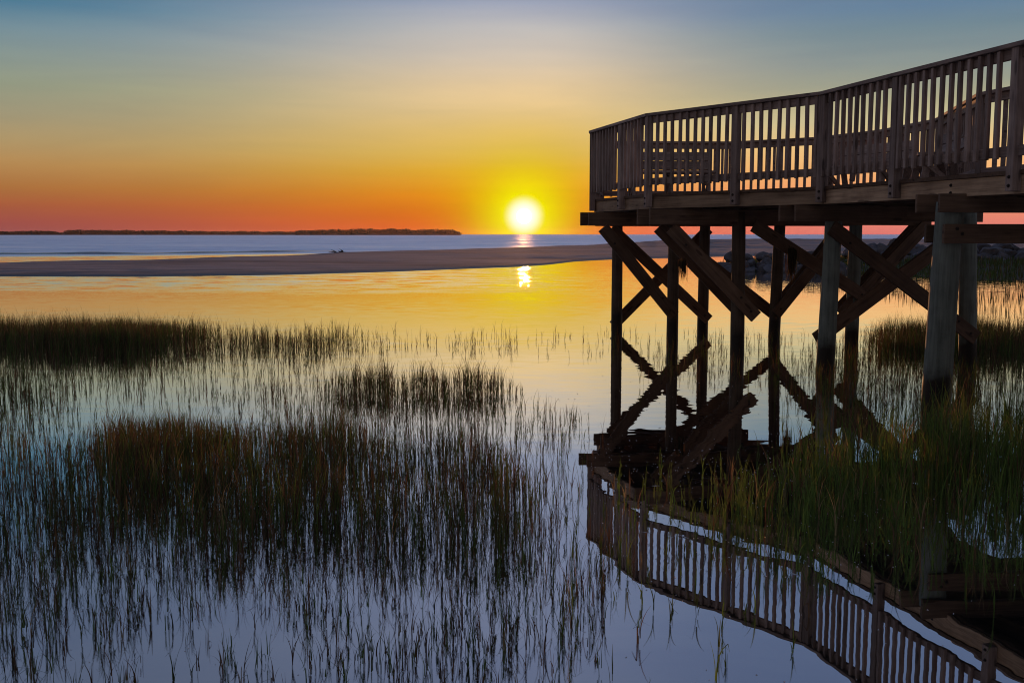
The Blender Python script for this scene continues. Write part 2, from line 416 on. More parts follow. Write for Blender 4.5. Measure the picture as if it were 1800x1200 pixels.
PAL = np.array([(.050, .062, .018), (.058, .090, .018), (.060, .034, .018), (.105, .060, .030), (.16, .115, .055), (.035, .038, .016)])
def tints(n, w):
    w = np.array(w, float); w /= w.sum()
    c = PAL[rng.choice(len(PAL), n, p=w)]
    return c * rng.uniform(.7, 1.3, (n, 1))

def sm(a, lo, hi):
    t = np.clip((a - lo) / (hi - lo + 1e-9), 0, 1); return t * t * (3 - 2 * t)
def blob(px, py, cx, cy, rx, ry):
    d = np.sqrt(((px - cx) / rx) ** 2 + ((py - cy) / ry) ** 2)
    return 1 - sm(d, .65, 1.15)
def box(px, py, x0, x1, y0, y1, fx=40, fy=12):
    return sm(px, x0 - fx, x0 + fx) * (1 - sm(px, x1 - fx, x1 + fx)) * sm(py, y0 - fy, y0 + fy) * (1 - sm(py, y1 - fy, y1 + fy))

def vnoise(x, y, f, seed):
    r0 = np.random.default_rng(seed); T = r0.random((64, 64))
    X = x * f; Y = y * f; i = np.floor(X).astype(int); j = np.floor(Y).astype(int)
    u = X - i; v = Y - j; u = u * u * (3 - 2 * u); v = v * v * (3 - 2 * v)
    g = lambda a, c: T[a % 64, c % 64]
    return (g(i, j) * (1 - u) + g(i + 1, j) * u) * (1 - v) + (g(i, j + 1) * (1 - u) + g(i + 1, j + 1) * u) * v

def density(px, py, x, y):
    """stems per square metre of the marsh"""
    D = np.zeros_like(px)
    D = np.maximum(D, 620 * box(px, py, -700, 330, 584, 622, 120, 8))                 # far left stand
    D = np.maximum(D, 120 * box(px, py, 300, 620, 590, 625, 90, 12))
    D = np.maximum(D, 42 * box(px, py, 560, 860, 596, 616, 80, 8))
    D = np.maximum(D, 10 * box(px, py, 800, 1330, 590, 625, 60, 10))
    D = np.maximum(D, 150 * box(px, py, -600, 110, 640, 760, 90, 22))
    D = np.maximum(D, 52 * box(px, py, 40, 560, 625, 720, 60, 20))
    D = np.maximum(D, 520 * blob(px, py, 730, 692, 190, 17))                          # middle stand
    D = np.maximum(D, 85 * box(px, py, 430, 880, 700, 800, 60, 18))
    D = np.maximum(D, 760 * blob(px, py, 300, 803, 165, 42))                          # dense tussock
    D = np.maximum(D, 430 * blob(px, py, 545, 812, 120, 42))
    D = np.maximum(D, 480 * box(px, py, 170, 900, 805, 905, 60, 26))
    D = np.maximum(D, 170 * box(px, py, -500, 220, 780, 905, 60, 30))
    D = np.maximum(D, 440 * box(px, py, 330, 960, 880, 995, 60, 26))
    D = np.maximum(D, 230 * box(px, py, -500, 400, 870, 985, 70, 30))
    D = np.maximum(D, 190 * box(px, py, -500, 150, 930, 1150, 50, 40))
    D = np.maximum(D, 60 * box(px, py, 880, 1030, 735, 960, 40, 30))
    D = np.maximum(D, 170 * box(px, py, 760, 1070, 960, 1200, 50, 40))
    D = np.maximum(D, 150 * box(px, py, 430, 900, 970, 1110, 60, 40))
    D = np.maximum(D, 115 * box(px, py, -500, 1060, 960, 1260, 60, 40))
    D = np.maximum(D, 40 * box(px, py, 1040, 1220, 1000, 1260, 60, 40))
    D = np.maximum(D, 16 * box(px, py, 1200, 1450, 1040, 1260, 60, 40))
    D = np.maximum(D, 30 * box(px, py, 1150, 1500, 600, 680, 50, 18))                 # under the deck
    D = np.maximum(D, 50 * box(px, py, 1060, 1400, 830, 980, 40, 30))
    D = np.maximum(D, 640 * box(px, py, 1545, 2500, 588, 630, 40, 8))                 # right stand
    D = np.maximum(D, 100 * box(px, py, 1400, 2500, 625, 780, 60, 18))
    D = np.maximum(D, 420 * box(px, py, 1400, 1660, 825, 950, 60, 30))
    D = np.maximum(D, 150 * box(px, py, 1250, 1450, 860, 950, 60, 25))
    D = np.maximum(D, 400 * box(px, py, 1630, 2500, 775, 940, 40, 28))
    D = np.maximum(D, 90 * box(px, py, 1280, 1840, 925, 1015, 60, 24))
    D = np.maximum(D, 6 * box(px, py, 1150, 2300, 960, 1150, 60, 30))
    n = vnoise(x, y, 1.6, 1) * .55 + vnoise(x, y, 4.3, 2) * .45
    D = 1.55 * D * np.clip((n - .15) * 2.2, .10, 1.8)
    return D

def scatter():
    xs, ys = [], []
    CH = 3.0
    # candidates: uniform over the wetland seen and a margin round it
    n = 190000
    # sample y with more area far away; area weights handled by density per m2
    Y = rng.uniform(3.0, 18.5, n * 2); 
    X = rng.uniform(-13, 13, n * 2)
    M = 15.3 * 26 / (n * 2)
    keep = np.abs(X) < .62 * Y + 1.5
    X, Y = X[keep], Y[keep]
    f = Y * CT + EYE * ST
    px = 900 + 1800 * X / f; py = 600 - 1800 * (Y * ST - EYE * CT) / f
    D = density(px, py, X, Y)
    cnt = rng.poisson(np.minimum(D * M, 3))
    X = np.repeat(X, cnt); Y = np.repeat(Y, cnt); px = np.repeat(px, cnt); py = np.repeat(py, cnt)
    X = X + rng.normal(0, .015, len(X)); Y = Y + rng.normal(0, .015, len(Y))
    return X, Y, px, py
X, Y, PX, PY = scatter()
dens = density(PX, PY, X, Y)

def plants(X, Y, px, py, dens):
    n = len(X)
    base = np.c_[X, Y, np.full(n, -.03)]
    hn = .55 + .75 * (vnoise(X, Y, .9, 21) * .6 + vnoise(X, Y, 3.1, 22) * .4)
    tall = (.14 + .10 * sm(dens, 20, 400)) * hn * 1.12
    tall = np.where(py < 640, tall * 1.12, tall)
    tall = np.where(py > 965, tall * .78, tall)
    tall = np.where((px > 1080) & (py > 750), tall * (1.05 + .35 * sm(px, 1480, 1640)), tall)
    h = tall * rng.uniform(.45, 1.35, n) + .03
    green = (px > 1080) & (py > 740)
    parts = []
    low = dens < 60
    lean = np.abs(rng.normal(0, .14, n)) + np.where(low | (py > 930), np.abs(rng.normal(0, .26, n)), 0)
    tint = tints(n, (4, 4, 4, 3, .7, 1)) * 1.4; tg = tints(n, (4, 10, .6, .9, .5, .6)) * 1.9; tint[green] = tg[green]
    k = np.where(rng.random(n) < np.where(low, .2, .11), rng.uniform(.3, .8, n), 2)
    parts.append(blades(base, h, rng.uniform(.0016, .0036, n), lean, rng.uniform(0, 6.283, n), rng.normal(0, .15, n), k, tint))
    # leaves off each stem
    for q, prob in ((0, .95), (1, .75), (2, .5), (3, .3)):
        s = rng.random(n) < prob
        bs = base[s].copy(); f = rng.uniform(.05, .5, s.sum()); bs[:, 2] += f * h[s]
        bs[:, 0] += rng.normal(0, .004, s.sum())
        wd = np.where(green[s], rng.uniform(.003, .0068, s.sum()), rng.uniform(.002, .0045, s.sum()))
        kk = np.where(rng.random(s.sum()) < .12, rng.uniform(.4, .8, s.sum()), 2)
        tt = tint[s] * rng.uniform(.75, 1.35, (s.sum(), 1))
        parts.append(blades(bs, h[s] * rng.uniform(.25, .95, s.sum()), wd, rng.uniform(.1, .8, s.sum()), rng.uniform(0, 6.283, s.sum()), rng.uniform(-.1, .7, s.sum()), kk, tt))
    return join(parts)

ZONES = [('left_marsh', lambda p, q: (p < 1090), 'dark brown and olive cordgrass standing in the water across the open marsh'),
         ('deck_marsh', lambda p, q: (p >= 1090), 'green cordgrass and bent reeds standing in the water below and beside the deck')]
for nm, fn, lab in ZONES:
    s = fn(PX, PY)
    v, q, c = plants(X[s], Y[s], PX[s], PY[s], dens[s])
    tag(link('marsh_grass', np_mesh(nm, v, q, c), GRASS), lab, 'grass', kind='stuff')
print('STEMS', len(X))

# short grass on the far bank, and thin reeds off its shore
bk = np.array(BANK)
nB = 26000
pick = rng.integers(0, len(bk), nB)
bb_ = bk[pick]; jx = rng.normal(0, .35, nB); jy = rng.normal(0, .5, nB)
base = np.c_[bb_[:, 0] + jx, bb_[:, 1] + jy, bb_[:, 2] - .03]
hb = rng.uniform(.12, .34, nB)
parts = [blades(base, hb, rng.uniform(.012, .03, nB), np.abs(rng.normal(0, .2, nB)), rng.uniform(0, 6.28, nB), rng.normal(0, .2, nB), np.full(nB, 2.), tints(nB, (5, 6, 1, 1, .5, 2)) * 1.25, seg=3)]
tag(link('bank_grass', np_mesh('bank_grass', *join(parts)), GRASS), 'low green grass covering the far bank in front of the rocks', 'grass', kind='stuff')
nS = 5200
ps = rng.uniform(1300, 2300, nS); yy = rng.uniform(0, 1, nS) ** 1.4
pyb = np.interp(ps, [1300, 1480, 1620, 1800, 2300], [482, 482, 494, 502, 506]) + yy * np.interp(ps, [1300, 1550, 1700, 2300], [26, 30, 50, 60])
dB = np.array([lvl(a, c_, 0) for a, c_ in zip(ps, pyb)])
nz = vnoise(dB[:, 0], dB[:, 1], .5, 9); kp = nz > .42 + yy * .25
dB = dB[kp]; nS = len(dB)
parts = [blades(np.c_[dB[:, 0], dB[:, 1], np.full(nS, -.02)], rng.uniform(.1, .3, nS), rng.uniform(.006, .014, nS), np.abs(rng.normal(0, .12, nS)), rng.uniform(0, 6.28, nS), rng.normal(0, .2, nS), np.full(nS, 2.), tints(nS, (3, 3, 3, 2, 1, 1)), seg=3)]
tag(link('shore_reeds', np_mesh('shore_reeds', *join(parts)), GRASS), 'thin reeds standing in the water off the far bank', 'reeds', kind='stuff')

# ------------------------------------------------------------ metallic facets added on the water as sky glints, plus a few dead blades
nF = 10000
Xf = rng.uniform(-4, 7, nF); Yf = rng.uniform(3.6, 12, nF)
f = Yf * CT + EYE * ST; pf = 900 + 1800 * Xf / f; qf = 600 - 1800 * (Yf * ST - EYE * CT) / f
w = np.clip(.10 + .9 * box(pf, qf, 1030, 1560, 780, 1020, 50, 30) + .35 * box(pf, qf, 860, 1030, 690, 1000, 40, 30) + .3 * box(pf, qf, -100, 900, 900, 1200, 50, 50), 0, 1)
s = rng.random(nF) < w; Xf, Yf = Xf[s], Yf[s]; nF = len(Xf)
a = rng.uniform(0, 6.28, nF); ln = rng.uniform(.002, .007, nF); wd = ln * rng.uniform(.3, .8, nF)
lo = rng.random(nF) < .02; ln[lo] *= 9; wd[lo] *= 1.0
ca, sa = np.cos(a), np.sin(a); zt = .0015 + rng.uniform(0, .003, nF)
def crn(u, v_, z): return np.stack([Xf + ca * u - sa * v_, Yf + sa * u + ca * v_, z], -1)
z0 = np.full(nF, -.001)
top = crn(np.zeros(nF), np.zeros(nF), zt + .001)
P4_ = np.stack([crn(ln, np.zeros(nF), z0), crn(np.zeros(nF), wd, z0), crn(-ln, np.zeros(nF), z0), crn(np.zeros(nF), -wd, z0), top], 1).reshape(-1, 3)
T_ = (np.array([[0, 1, 4], [1, 2, 4], [2, 3, 4], [3, 0, 4]])[None] + (np.arange(nF) * 5)[:, None, None]).reshape(-1, 3)
fm, fb, fo = material('sky_glint_flecks')
fp = fb.n('ShaderNodeBsdfPrincipled'); fp.inputs['Base Color'].default_value = (.62, .56, .5, 1); fp.inputs['Metallic'].default_value = .7; fp.inputs['Roughness'].default_value = .45; fb.l(fp.outputs[0], fo.inputs[0])
FL = np.repeat(np.array([(.30, .26, .2)])[None] * rng.uniform(.4, 1.3, (nF, 1, 1)), 5, 1).reshape(-1, 3)
tag(link('glint_flecks', np_mesh('glint_flecks', P4_, T_, FL), fm), 'metallic flecks added as sky glints, with a few dead blades, on the still water', 'glint', kind='stuff')

# ------------------------------------------------------------ island with its wood
ISL = [(-700, 409), (-300, 407), (0, 407.5), (40, 406), (95, 405), (118, 409.5), (128, 404), (170, 403.8), (300, 405.2), (380, 406.3), (470, 406.6), (522, 407.2), (532, 404.5), (600, 403), (640, 401.5), (700, 402.5), (770, 402.8), (800, 404), (810, 410)]
vv, qq, cc = [], [], []
nT = 4200
for k in range(nT):
    p = random.uniform(-700, 806)
    dist = 2600 if p < 525 else 2150
    dd = dist + random.uniform(-40, 120)
    ht = (412 - interp(ISL, p)) / 1800 * dist + EYE
    ht *= .86 + .25 * mnoise.noise(Vector((p * .05, 0, 0))) + .12 * mnoise.noise(Vector((p * .3, 4, 0))) + random.uniform(0, .14)
    x0 = (p - 900) / 1800 / CT * dd
    rx = random.uniform(4, 9)
    nl = 26
    th = rng.uniform(0, 6.28, nl); ph = rng.uniform(-1, 1, nl); rr = rng.uniform(.5, 1, nl) ** .5
    cx = x0 + rx * rr * np.cos(th) * np.sqrt(1 - ph ** 2); cy = dd + rx * rr * np.sin(th) * np.sqrt(1 - ph ** 2)
    cz = ht * .55 + ht * .45 * rr * ph
    low = rng.random(nl) < .35; cz[low] = rng.uniform(0, ht * .5, low.sum())
    sz = rng.uniform(1.2, 3.0, nl)
    o = len(vv) * 0
    for q in range(nl):
        a = Vector((cx[q], cy[q], max(cz[q], .2)))
        i0 = len(vv)
        for _ in range(3):
            vv.append(a + Vector((random.uniform(-1, 1), random.uniform(-1, 1), random.uniform(-.8, .8))) * sz[q])
        qq.append((i0, i0 + 1, i0 + 2))
cc = np.repeat(np.array([(.05, .045, .03)]) * rng.uniform(.6, 1.4, (len(qq), 1)), 3, 0)
ISM = grass_mat('far_wood_foliage', .1)
tag(link('far_wood', np_mesh('far_wood', np.array([tuple(v) for v in vv]), np.array(qq), cc), ISM), 'low dark wooded shore on the horizon across the water', 'woodland', kind='stuff')
iv, iq = [], []
N = 160
for i in range(N + 1):
    p = -800 + i * (812 + 800) / N
    dist = 2600 if p < 525 else 2150
    t = min(1, (812 - p) / 40)
    for (dy, z) in ((-70, -.5), (-30, 2.5 * t), (10, 5.5 * t), (150, 5 * t), (210, -.5)):
        iv.append(((p - 900) / 1800 / CT * (dist + dy), dist + dy, z))
for i in range(N):
    for j in range(4):
        a = i * 5 + j; iq.append((a, a + 5, a + 6, a + 1))
tag(link('island_ground', np_mesh('island', np.array(iv), np.array(iq)), plain('island_earth', (.05, .045, .03), .9)), kind='structure')

# ------------------------------------------------------------ boulders
ROCK = plain('boulder_stone', (.085, .082, .09), .85, 0, 2.2, .55, .08)
def boulder(seed, s):
    bm = bmesh.new(); bmesh.ops.create_icosphere(bm, subdivisions=3, radius=1)
    o = Vector((seed * 3.1, seed * 1.7, 0))
    cuts = [(Vector((random.gauss(0, 1), random.gauss(0, 1), random.gauss(0, 1))).normalized(), random.uniform(.5, .85)) for _ in range(9)]
    for v in bm.verts:
        for n_, d_ in cuts:
            k = v.co.dot(n_)
            if k > d_: v.co -= n_ * (k - d_) * .9
        v.co += v.normal * (.16 * mnoise.noise(v.co * 1.6 + o) + .05 * mnoise.noise(v.co * 5 + o))
        v.co = Vector((v.co.x * s[0], v.co.y * s[1], v.co.z * s[2]))
    for f in bm.faces: f.smooth = False
    return from_bm(bm, 'boulder')
meshes = [boulder(i, (random.uniform(.4, .75), random.uniform(.35, .6), random.uniform(.26, .42))) for i in range(9)]
def place_rock(x, y, z, k, sc, rz, label, group):
    o = link('boulder', meshes[k % 9], ROCK); o.location = (x, y, z); o.rotation_euler = (random.uniform(-.3, .3), random.uniform(-.3, .3), rz)
    o.scale = (sc, sc, sc); tag(o, label, 'boulder', group)
i = 0
for row, (y0, zz, n, p0, p1) in enumerate(((45, .06, 15, 1255, 1478), (45.8, .30, 12, 1272, 1470), (46.6, .52, 8, 1285, 1440))):
    for k in range(n):
        p = p0 + (p1 - p0) * (k + random.uniform(.1, .9)) / n
        yy_ = y0 + random.uniform(-.6, .6)
        place_rock((p - 900) / 1800 / CT * yy_, yy_, zz + random.uniform(-.08, .1), i, random.uniform(.62, 1.05), random.uniform(0, 6), 'dark boulder in the low heap at the end of the breakwater behind the piles', 'dark boulders of the breakwater end'); i += 1
for row, (y0, zz, n) in enumerate(((52, .35, 34), (53.2, .62, 32), (54.4, .86, 24))):
    for k in range(n):
        p = 1480 + (2150 - 1480) * (k + random.uniform(.1, .9)) / n
        yy_ = y0 + random.uniform(-.6, .6)
        place_rock((p - 900) / 1800 / CT * yy_, yy_, zz + random.uniform(-.1, .1) - .12 * (p < 1560), i, random.uniform(.8, 1.35), random.uniform(0, 6), 'grey boulder in the long breakwater behind the green bank', 'grey boulders of the long breakwater'); i += 1

# ------------------------------------------------------------ driftwood on the sandbar
def tube(bm, pts, rads, n=8):
    rings = []
    for i, p in enumerate(pts):
        d = (pts[min(i + 1, len(pts) - 1)] - pts[max(i - 1, 0)]).normalized()
        a = d.orthogonal().normalized(); c = d.cross(a)
        rings.append([bm.verts.new(p + (a * math.cos(2 * math.pi * k / n) + c * math.sin(2 * math.pi * k / n)) * rads[i]) for k in range(n)])
    for i in range(len(rings) - 1):
        for k in range(n):
            bm.faces.new((rings[i][k], rings[i][(k + 1) % n], rings[i + 1][(k + 1) % n], rings[i + 1][k]))
    bm.faces.new(rings[0][::-1]); bm.faces.new(rings[-1])
o0 = lvl(598, 444, .2)
bm = bmesh.new()
for k in range(9):
    a = random.uniform(0, math.pi); L = random.uniform(.3, .8)
    p0 = Vector((random.uniform(-.35, .35), random.uniform(-.2, .2), 0)); d = Vector((math.cos(a) * .9, random.uniform(-.3, .3), abs(math.sin(a)) * .5))
    tube(bm, [p0 - d * .15, p0 + d * L * .5 + Vector((0, 0, .03)), p0 + d * L], [.05, .035, .012], 6)
o = link('driftwood', from_bm(bm, 'driftwood'), plain('driftwood_bark', (.06, .045, .035), .9, 0, 8)); o.location = o0
tag(o, 'small dark tangle of driftwood lying on the crest of the sandbar', 'driftwood')

# ------------------------------------------------------------ the lookout deck
LIFT = EYE - 1.6; EYE = 1.6        # the deck was surveyed against its own datum, a little above the water
pier = empty('lookout_deck', (3.6, 14.0, 0))
tag(pier, 'timber lookout deck with slatted railing standing on round piles in the marsh', 'pier')
PI_ = Matrix.Translation(-pier.location)
boxes = {}
def box_mesh(L, w, h, bev=.003):
    key = (round(L, 4), round(w, 4), round(h, 4))
    if key in boxes: return boxes[key]
    bm = bmesh.new(); bmesh.ops.create_cube(bm, size=1)
    for v in bm.verts: v.co = Vector((v.co.x * L, v.co.y * w, v.co.z * h))
    bmesh.ops.bevel(bm, geom=bm.edges[:], offset=bev, segments=1, affect='EDGES')
    me = from_bm(bm, 'board'); boxes[key] = me; return me
def board(name, p0, p1, w, h, mat, parent=pier, side=None):
    """board from p0 to p1; w across, h along its height. side: horizontal direction of the width"""
    p0, p1 = Vector(p0), Vector(p1); d = p1 - p0; L = d.length; x = d.normalized()
    if side is None:
        y = Vector((0, 0, 1)).cross(x)
        if y.length < 1e-4: y = Vector((0, 1, 0))
    else: y = Vector(side) - x * Vector(side).dot(x)
    y.normalize(); z = x.cross(y)
    M = Matrix((x, y, z)).transposed().to_4x4(); M.translation = (p0 + p1) / 2
    me = box_mesh(L, w, h)
    o = link(name, me, mat, parent)
    if me.materials and me.materials[0] != mat:
        me = me.copy(); me.materials[0] = mat; o.data = me
    world_parent = Matrix.Translation(pier.location) if parent == pier else WM.get(parent.name, Matrix.Identity(4))
    o.matrix_parent_inverse = Matrix.Identity(4)
    o.matrix_basis = world_parent.inverted() @ M
    WM[o.name] = M.copy()
    return o
WM = {pier.name: Matrix.Translation(pier.location)}
def bolt_mesh():
    bm = bmesh.new(); bmesh.ops.create_cone(bm, cap_ends=True, segments=12, radius1=.017, radius2=.016, depth=.005)
    r = bmesh.ops.create_cone(bm, cap_ends=True, segments=6, radius1=.010, radius2=.009, depth=.010)
    for v in r['verts']: v.co.z += .008
    return from_bm(bm, 'bolt')
BOLT = bolt_mesh()
def bolts(bd, L, w, spots, sgn):
    for (sx, sz) in spots:
        o = link('bolt', BOLT, STEEL, bd)
        o.matrix_basis = Matrix.Translation((sx, sgn * (w / 2 + .002), sz)) @ Matrix.Rotation(R(90) * -sgn, 4, 'X')

# piles: (px top, py, px low, py, distance, diameter)
PILES = [(1085, 450, 1084, 570, 17.35, .185), (1184, 450, 1182, 570, 15.9, .178), (1238, 450, 1235, 570, 17.6, .185),
         (1298, 450, 1296, 600, 13.85, .188), (1368, 450, 1360, 600, 16.25, .182), (1463, 430, 1453, 600, 12.3, .212),
         (1502, 460, 1497, 590, 14.45, .186), (1667, 400, 1650, 640, 9.6, .262), (1701.5, 430, 1701, 600, 12.75, .215)]
EXTRA = [(6.05, 9.75, .2), (4.95, 6.2, .22), (6.8, 6.6, .22)]
def pile(xt, yt, xb, yb, dia, ztop=1.90):
    bm = bmesh.new(); n = 28; rings = []
    seed = random.random() * 50
    for i in range(25):
        t = i / 24; z = -1.15 + (ztop + 1.15) * t
        r = dia / 2 * (1.06 - .12 * t)
        cx = xb + (xt - xb) * (z / 1.9); cy = yb + (yt - yb) * (z / 1.9)
        ring = []
        for k in range(n):
            a = 2 * math.pi * k / n
            rr = r * (1 + .03 * mnoise.noise(Vector((math.cos(a) * 1.5 + seed, math.sin(a) * 1.5, z * 1.2))) + .012 * mnoise.noise(Vector((math.cos(a) * 6, math.sin(a) * 6 + seed, z * 3))))
            ring.append(bm.verts.new((cx + rr * math.cos(a) - xb, cy + rr * math.sin(a) - yb, z)))
        rings.append(ring)
    for i in range(24):
        for k in range(n):
            f = bm.faces.new((rings[i][k], rings[i][(k + 1) % n], rings[i + 1][(k + 1) % n], rings[i + 1][k])); f.smooth = True
    bm.faces.new(rings[-1]); bm.faces.new(rings[0][::-1])
    o = link('pile', from_bm(bm, 'pile'), PILE, pier); o.location = Vector((xb, yb, 0)) - pier.location
    return o
PP = []
def px_brown(p): return p < 1400
for (pt, yt_, pb, yb_, d, dia) in PILES:
    a = at(pt, yt_, d); c = at(pb, yb_, d)
    k = (a.x - c.x) / (a.z - c.z)
    xb = c.x - k * c.z; xt = xb + k * 1.9
    po = pile(xt, d, xb, d, dia); PP.append((xb, d))
    if px_brown(pt): po.color = (.62, .40, .33, 1)          # browner, darker tint on the seaward piles
for (x, y, dia) in EXTRA: pile(x, y, x, y, dia)

# girders: pairs of boards either side of each bent
def girder(p0, p1, z0, z1, off=.125, both=True, short=0):
    p0, p1 = Vector((*p0, 0)), Vector((*p1, 0)); d = (p1 - p0).normalized(); nrm_ = Vector((-d.y, d.x, 0))
    for s_ in ((-1, 1) if both else (-1,)):
        q1 = p1 - d * (short if s_ < 0 else 0)
        zc = (z0 + z1) / 2 + (.004 if s_ > 0 else 0)
        board('girder', p0 + nrm_ * s_ * off + Vector((0, 0, zc)) - d * (.03 * s_), q1 + nrm_ * s_ * off + Vector((0, 0, zc)), .042, z1 - z0, WOODD)
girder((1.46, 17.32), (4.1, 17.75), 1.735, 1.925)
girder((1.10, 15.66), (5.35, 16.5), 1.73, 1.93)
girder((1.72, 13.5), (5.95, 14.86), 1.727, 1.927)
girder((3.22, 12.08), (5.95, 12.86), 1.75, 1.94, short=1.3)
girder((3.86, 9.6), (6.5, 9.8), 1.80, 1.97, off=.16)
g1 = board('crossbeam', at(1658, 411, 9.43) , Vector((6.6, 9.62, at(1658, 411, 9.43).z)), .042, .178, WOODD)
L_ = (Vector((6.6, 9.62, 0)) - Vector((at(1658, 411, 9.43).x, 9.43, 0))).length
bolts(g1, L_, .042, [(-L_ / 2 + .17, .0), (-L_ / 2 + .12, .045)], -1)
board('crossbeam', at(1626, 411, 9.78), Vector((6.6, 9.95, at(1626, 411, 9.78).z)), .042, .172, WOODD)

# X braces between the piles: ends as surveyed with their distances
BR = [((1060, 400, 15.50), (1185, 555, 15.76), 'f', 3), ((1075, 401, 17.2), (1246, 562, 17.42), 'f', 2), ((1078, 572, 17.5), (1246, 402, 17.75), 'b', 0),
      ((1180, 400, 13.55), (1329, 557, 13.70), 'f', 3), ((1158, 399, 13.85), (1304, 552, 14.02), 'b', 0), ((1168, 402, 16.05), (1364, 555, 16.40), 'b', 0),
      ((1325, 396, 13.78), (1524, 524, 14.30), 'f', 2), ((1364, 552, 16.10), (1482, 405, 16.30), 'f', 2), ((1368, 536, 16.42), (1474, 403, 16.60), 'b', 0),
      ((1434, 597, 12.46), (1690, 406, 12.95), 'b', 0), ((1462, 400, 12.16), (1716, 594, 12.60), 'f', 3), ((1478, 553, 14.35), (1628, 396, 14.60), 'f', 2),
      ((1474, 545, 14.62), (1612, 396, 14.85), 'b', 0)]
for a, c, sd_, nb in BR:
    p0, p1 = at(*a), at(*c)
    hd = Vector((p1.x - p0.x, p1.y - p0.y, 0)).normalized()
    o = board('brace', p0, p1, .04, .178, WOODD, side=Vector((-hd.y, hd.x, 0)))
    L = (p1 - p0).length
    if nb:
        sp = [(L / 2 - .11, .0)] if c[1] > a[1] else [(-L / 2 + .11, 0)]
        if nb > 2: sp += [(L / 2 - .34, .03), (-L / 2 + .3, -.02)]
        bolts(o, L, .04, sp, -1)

# outline of the deck (outer edge of the rail cap)
def rp(px, py): p = lvl(px, py, 3.2); return Vector((p.x, p.y, 0))
A, B, C, D = rp(1035, 230), rp(1134, 199.5), rp(1441, 161), rp(1800, 69.5)
dD = (D - C).normalized(); D2 = C + dD * 8.2
F_, G_, H_, H2 = rp(1290, 250), rp(1440, 242), rp(1556, 229), rp(1660, 209)
E_ = Vector((1.5, F_.y - .1, 0)); I_ = rp(1740, 163); K_ = I_ + dD * 8.2
OUT = [D2, C, B, A, E_, F_, G_, H_, H2, I_, K_]
def offset(poly, o):
    """parallel open polyline moved inwards (to the right hand) by o"""
    res = []
    for i in range(len(poly)):
        ds = []
        if i > 0: ds.append((poly[i] - poly[i - 1]).normalized())
        if i < len(poly) - 1: ds.append((poly[i + 1] - poly[i]).normalized())
        ns = [Vector((d.y, -d.x, 0)) for d in ds]
        m_ = sum(ns, Vector()) / len(ns); m_ = m_ / m_.length_squared
        res.append(poly[i] + m_ * o)
    return res
RIM = offset(OUT, .112 + .019); POSTL = offset(OUT, .064); RAILL = offset(OUT, .078); BALL = offset(OUT, .038)
CAP_O = OUT; CAP_I = offset(OUT, .14); DECKL = offset(OUT, .092)
def up(v, z): return Vector((v.x, v.y, z))
def mitred(name, o_, i_, z0, z1, mat, parent):
    """board with mitred ends between outer edge pair and inner edge pair; own axes along the board"""
    (a, c), (e, f) = o_, i_
    x = (c - a).normalized(); y = Vector((0, 0, 1)).cross(x); z = Vector((0, 0, 1))
    M = Matrix((x, y, z)).transposed().to_4x4(); M.translation = up((a + c) / 2, (z0 + z1) / 2)
    Mi = M.inverted(); bm = bmesh.new()
    lo = [bm.verts.new(Mi @ up(p, z0)) for p in (a, c, f, e)]; hi = [bm.verts.new(Mi @ up(p, z1)) for p in (a, c, f, e)]
    bm.faces.new(lo); bm.faces.new(hi[::-1])
    for k in range(4): bm.faces.new((lo[k], hi[k], hi[(k + 1) % 4], lo[(k + 1) % 4]))
    bmesh.ops.recalc_face_normals(bm, faces=bm.faces[:])
    bmesh.ops.bevel(bm, geom=bm.edges[:], offset=.003, segments=1, affect='EDGES')
    o = link(name, from_bm(bm, name), mat, parent)
    pw = Matrix.Translation(pier.location) if parent == pier else WM[parent.name]
    o.matrix_basis = pw.inverted() @ M; WM[o.name] = M
    return o
Z_DECK = 2.145
SEGP = [None] * 10
# posts by survey: fraction positions along each side
def frac_px(i, px, z=2.6):
    a, c = OUT[i], OUT[i + 1]; best = 0
    for k in range(2001):
        p = a + (c - a) * k / 2000
        if abs(pix(p.x, p.y, z)[0] - px) < abs(pix(*(a + (c - a) * best).to_2d(), z)[0] - px): best = k / 2000
    return best
SEGP[0] = [frac_px(0, 1777), frac_px(0, 1567)]
SEGP[0] = [max(.02, SEGP[0][0] - 3.2 / 8.2), SEGP[0][0] - 1.6 / 8.2] + SEGP[0]
SEGP[1] = [0.0, frac_px(1, 1286)]
SEGP[2] = [0.0, frac_px(2, 1085)]
for i in range(3, 10): SEGP[i] = [0.0] if i in (5, 6, 7) else [0.0, .5]
SEGP[9] = [0.0, .2, .4, .6, .8]
nbal = 0; BIG = 100; extra = []
BALH = 3.16 - 2.25
order = [0, 1, 2, 8, 7, 6, 5, 4, 3, 9]
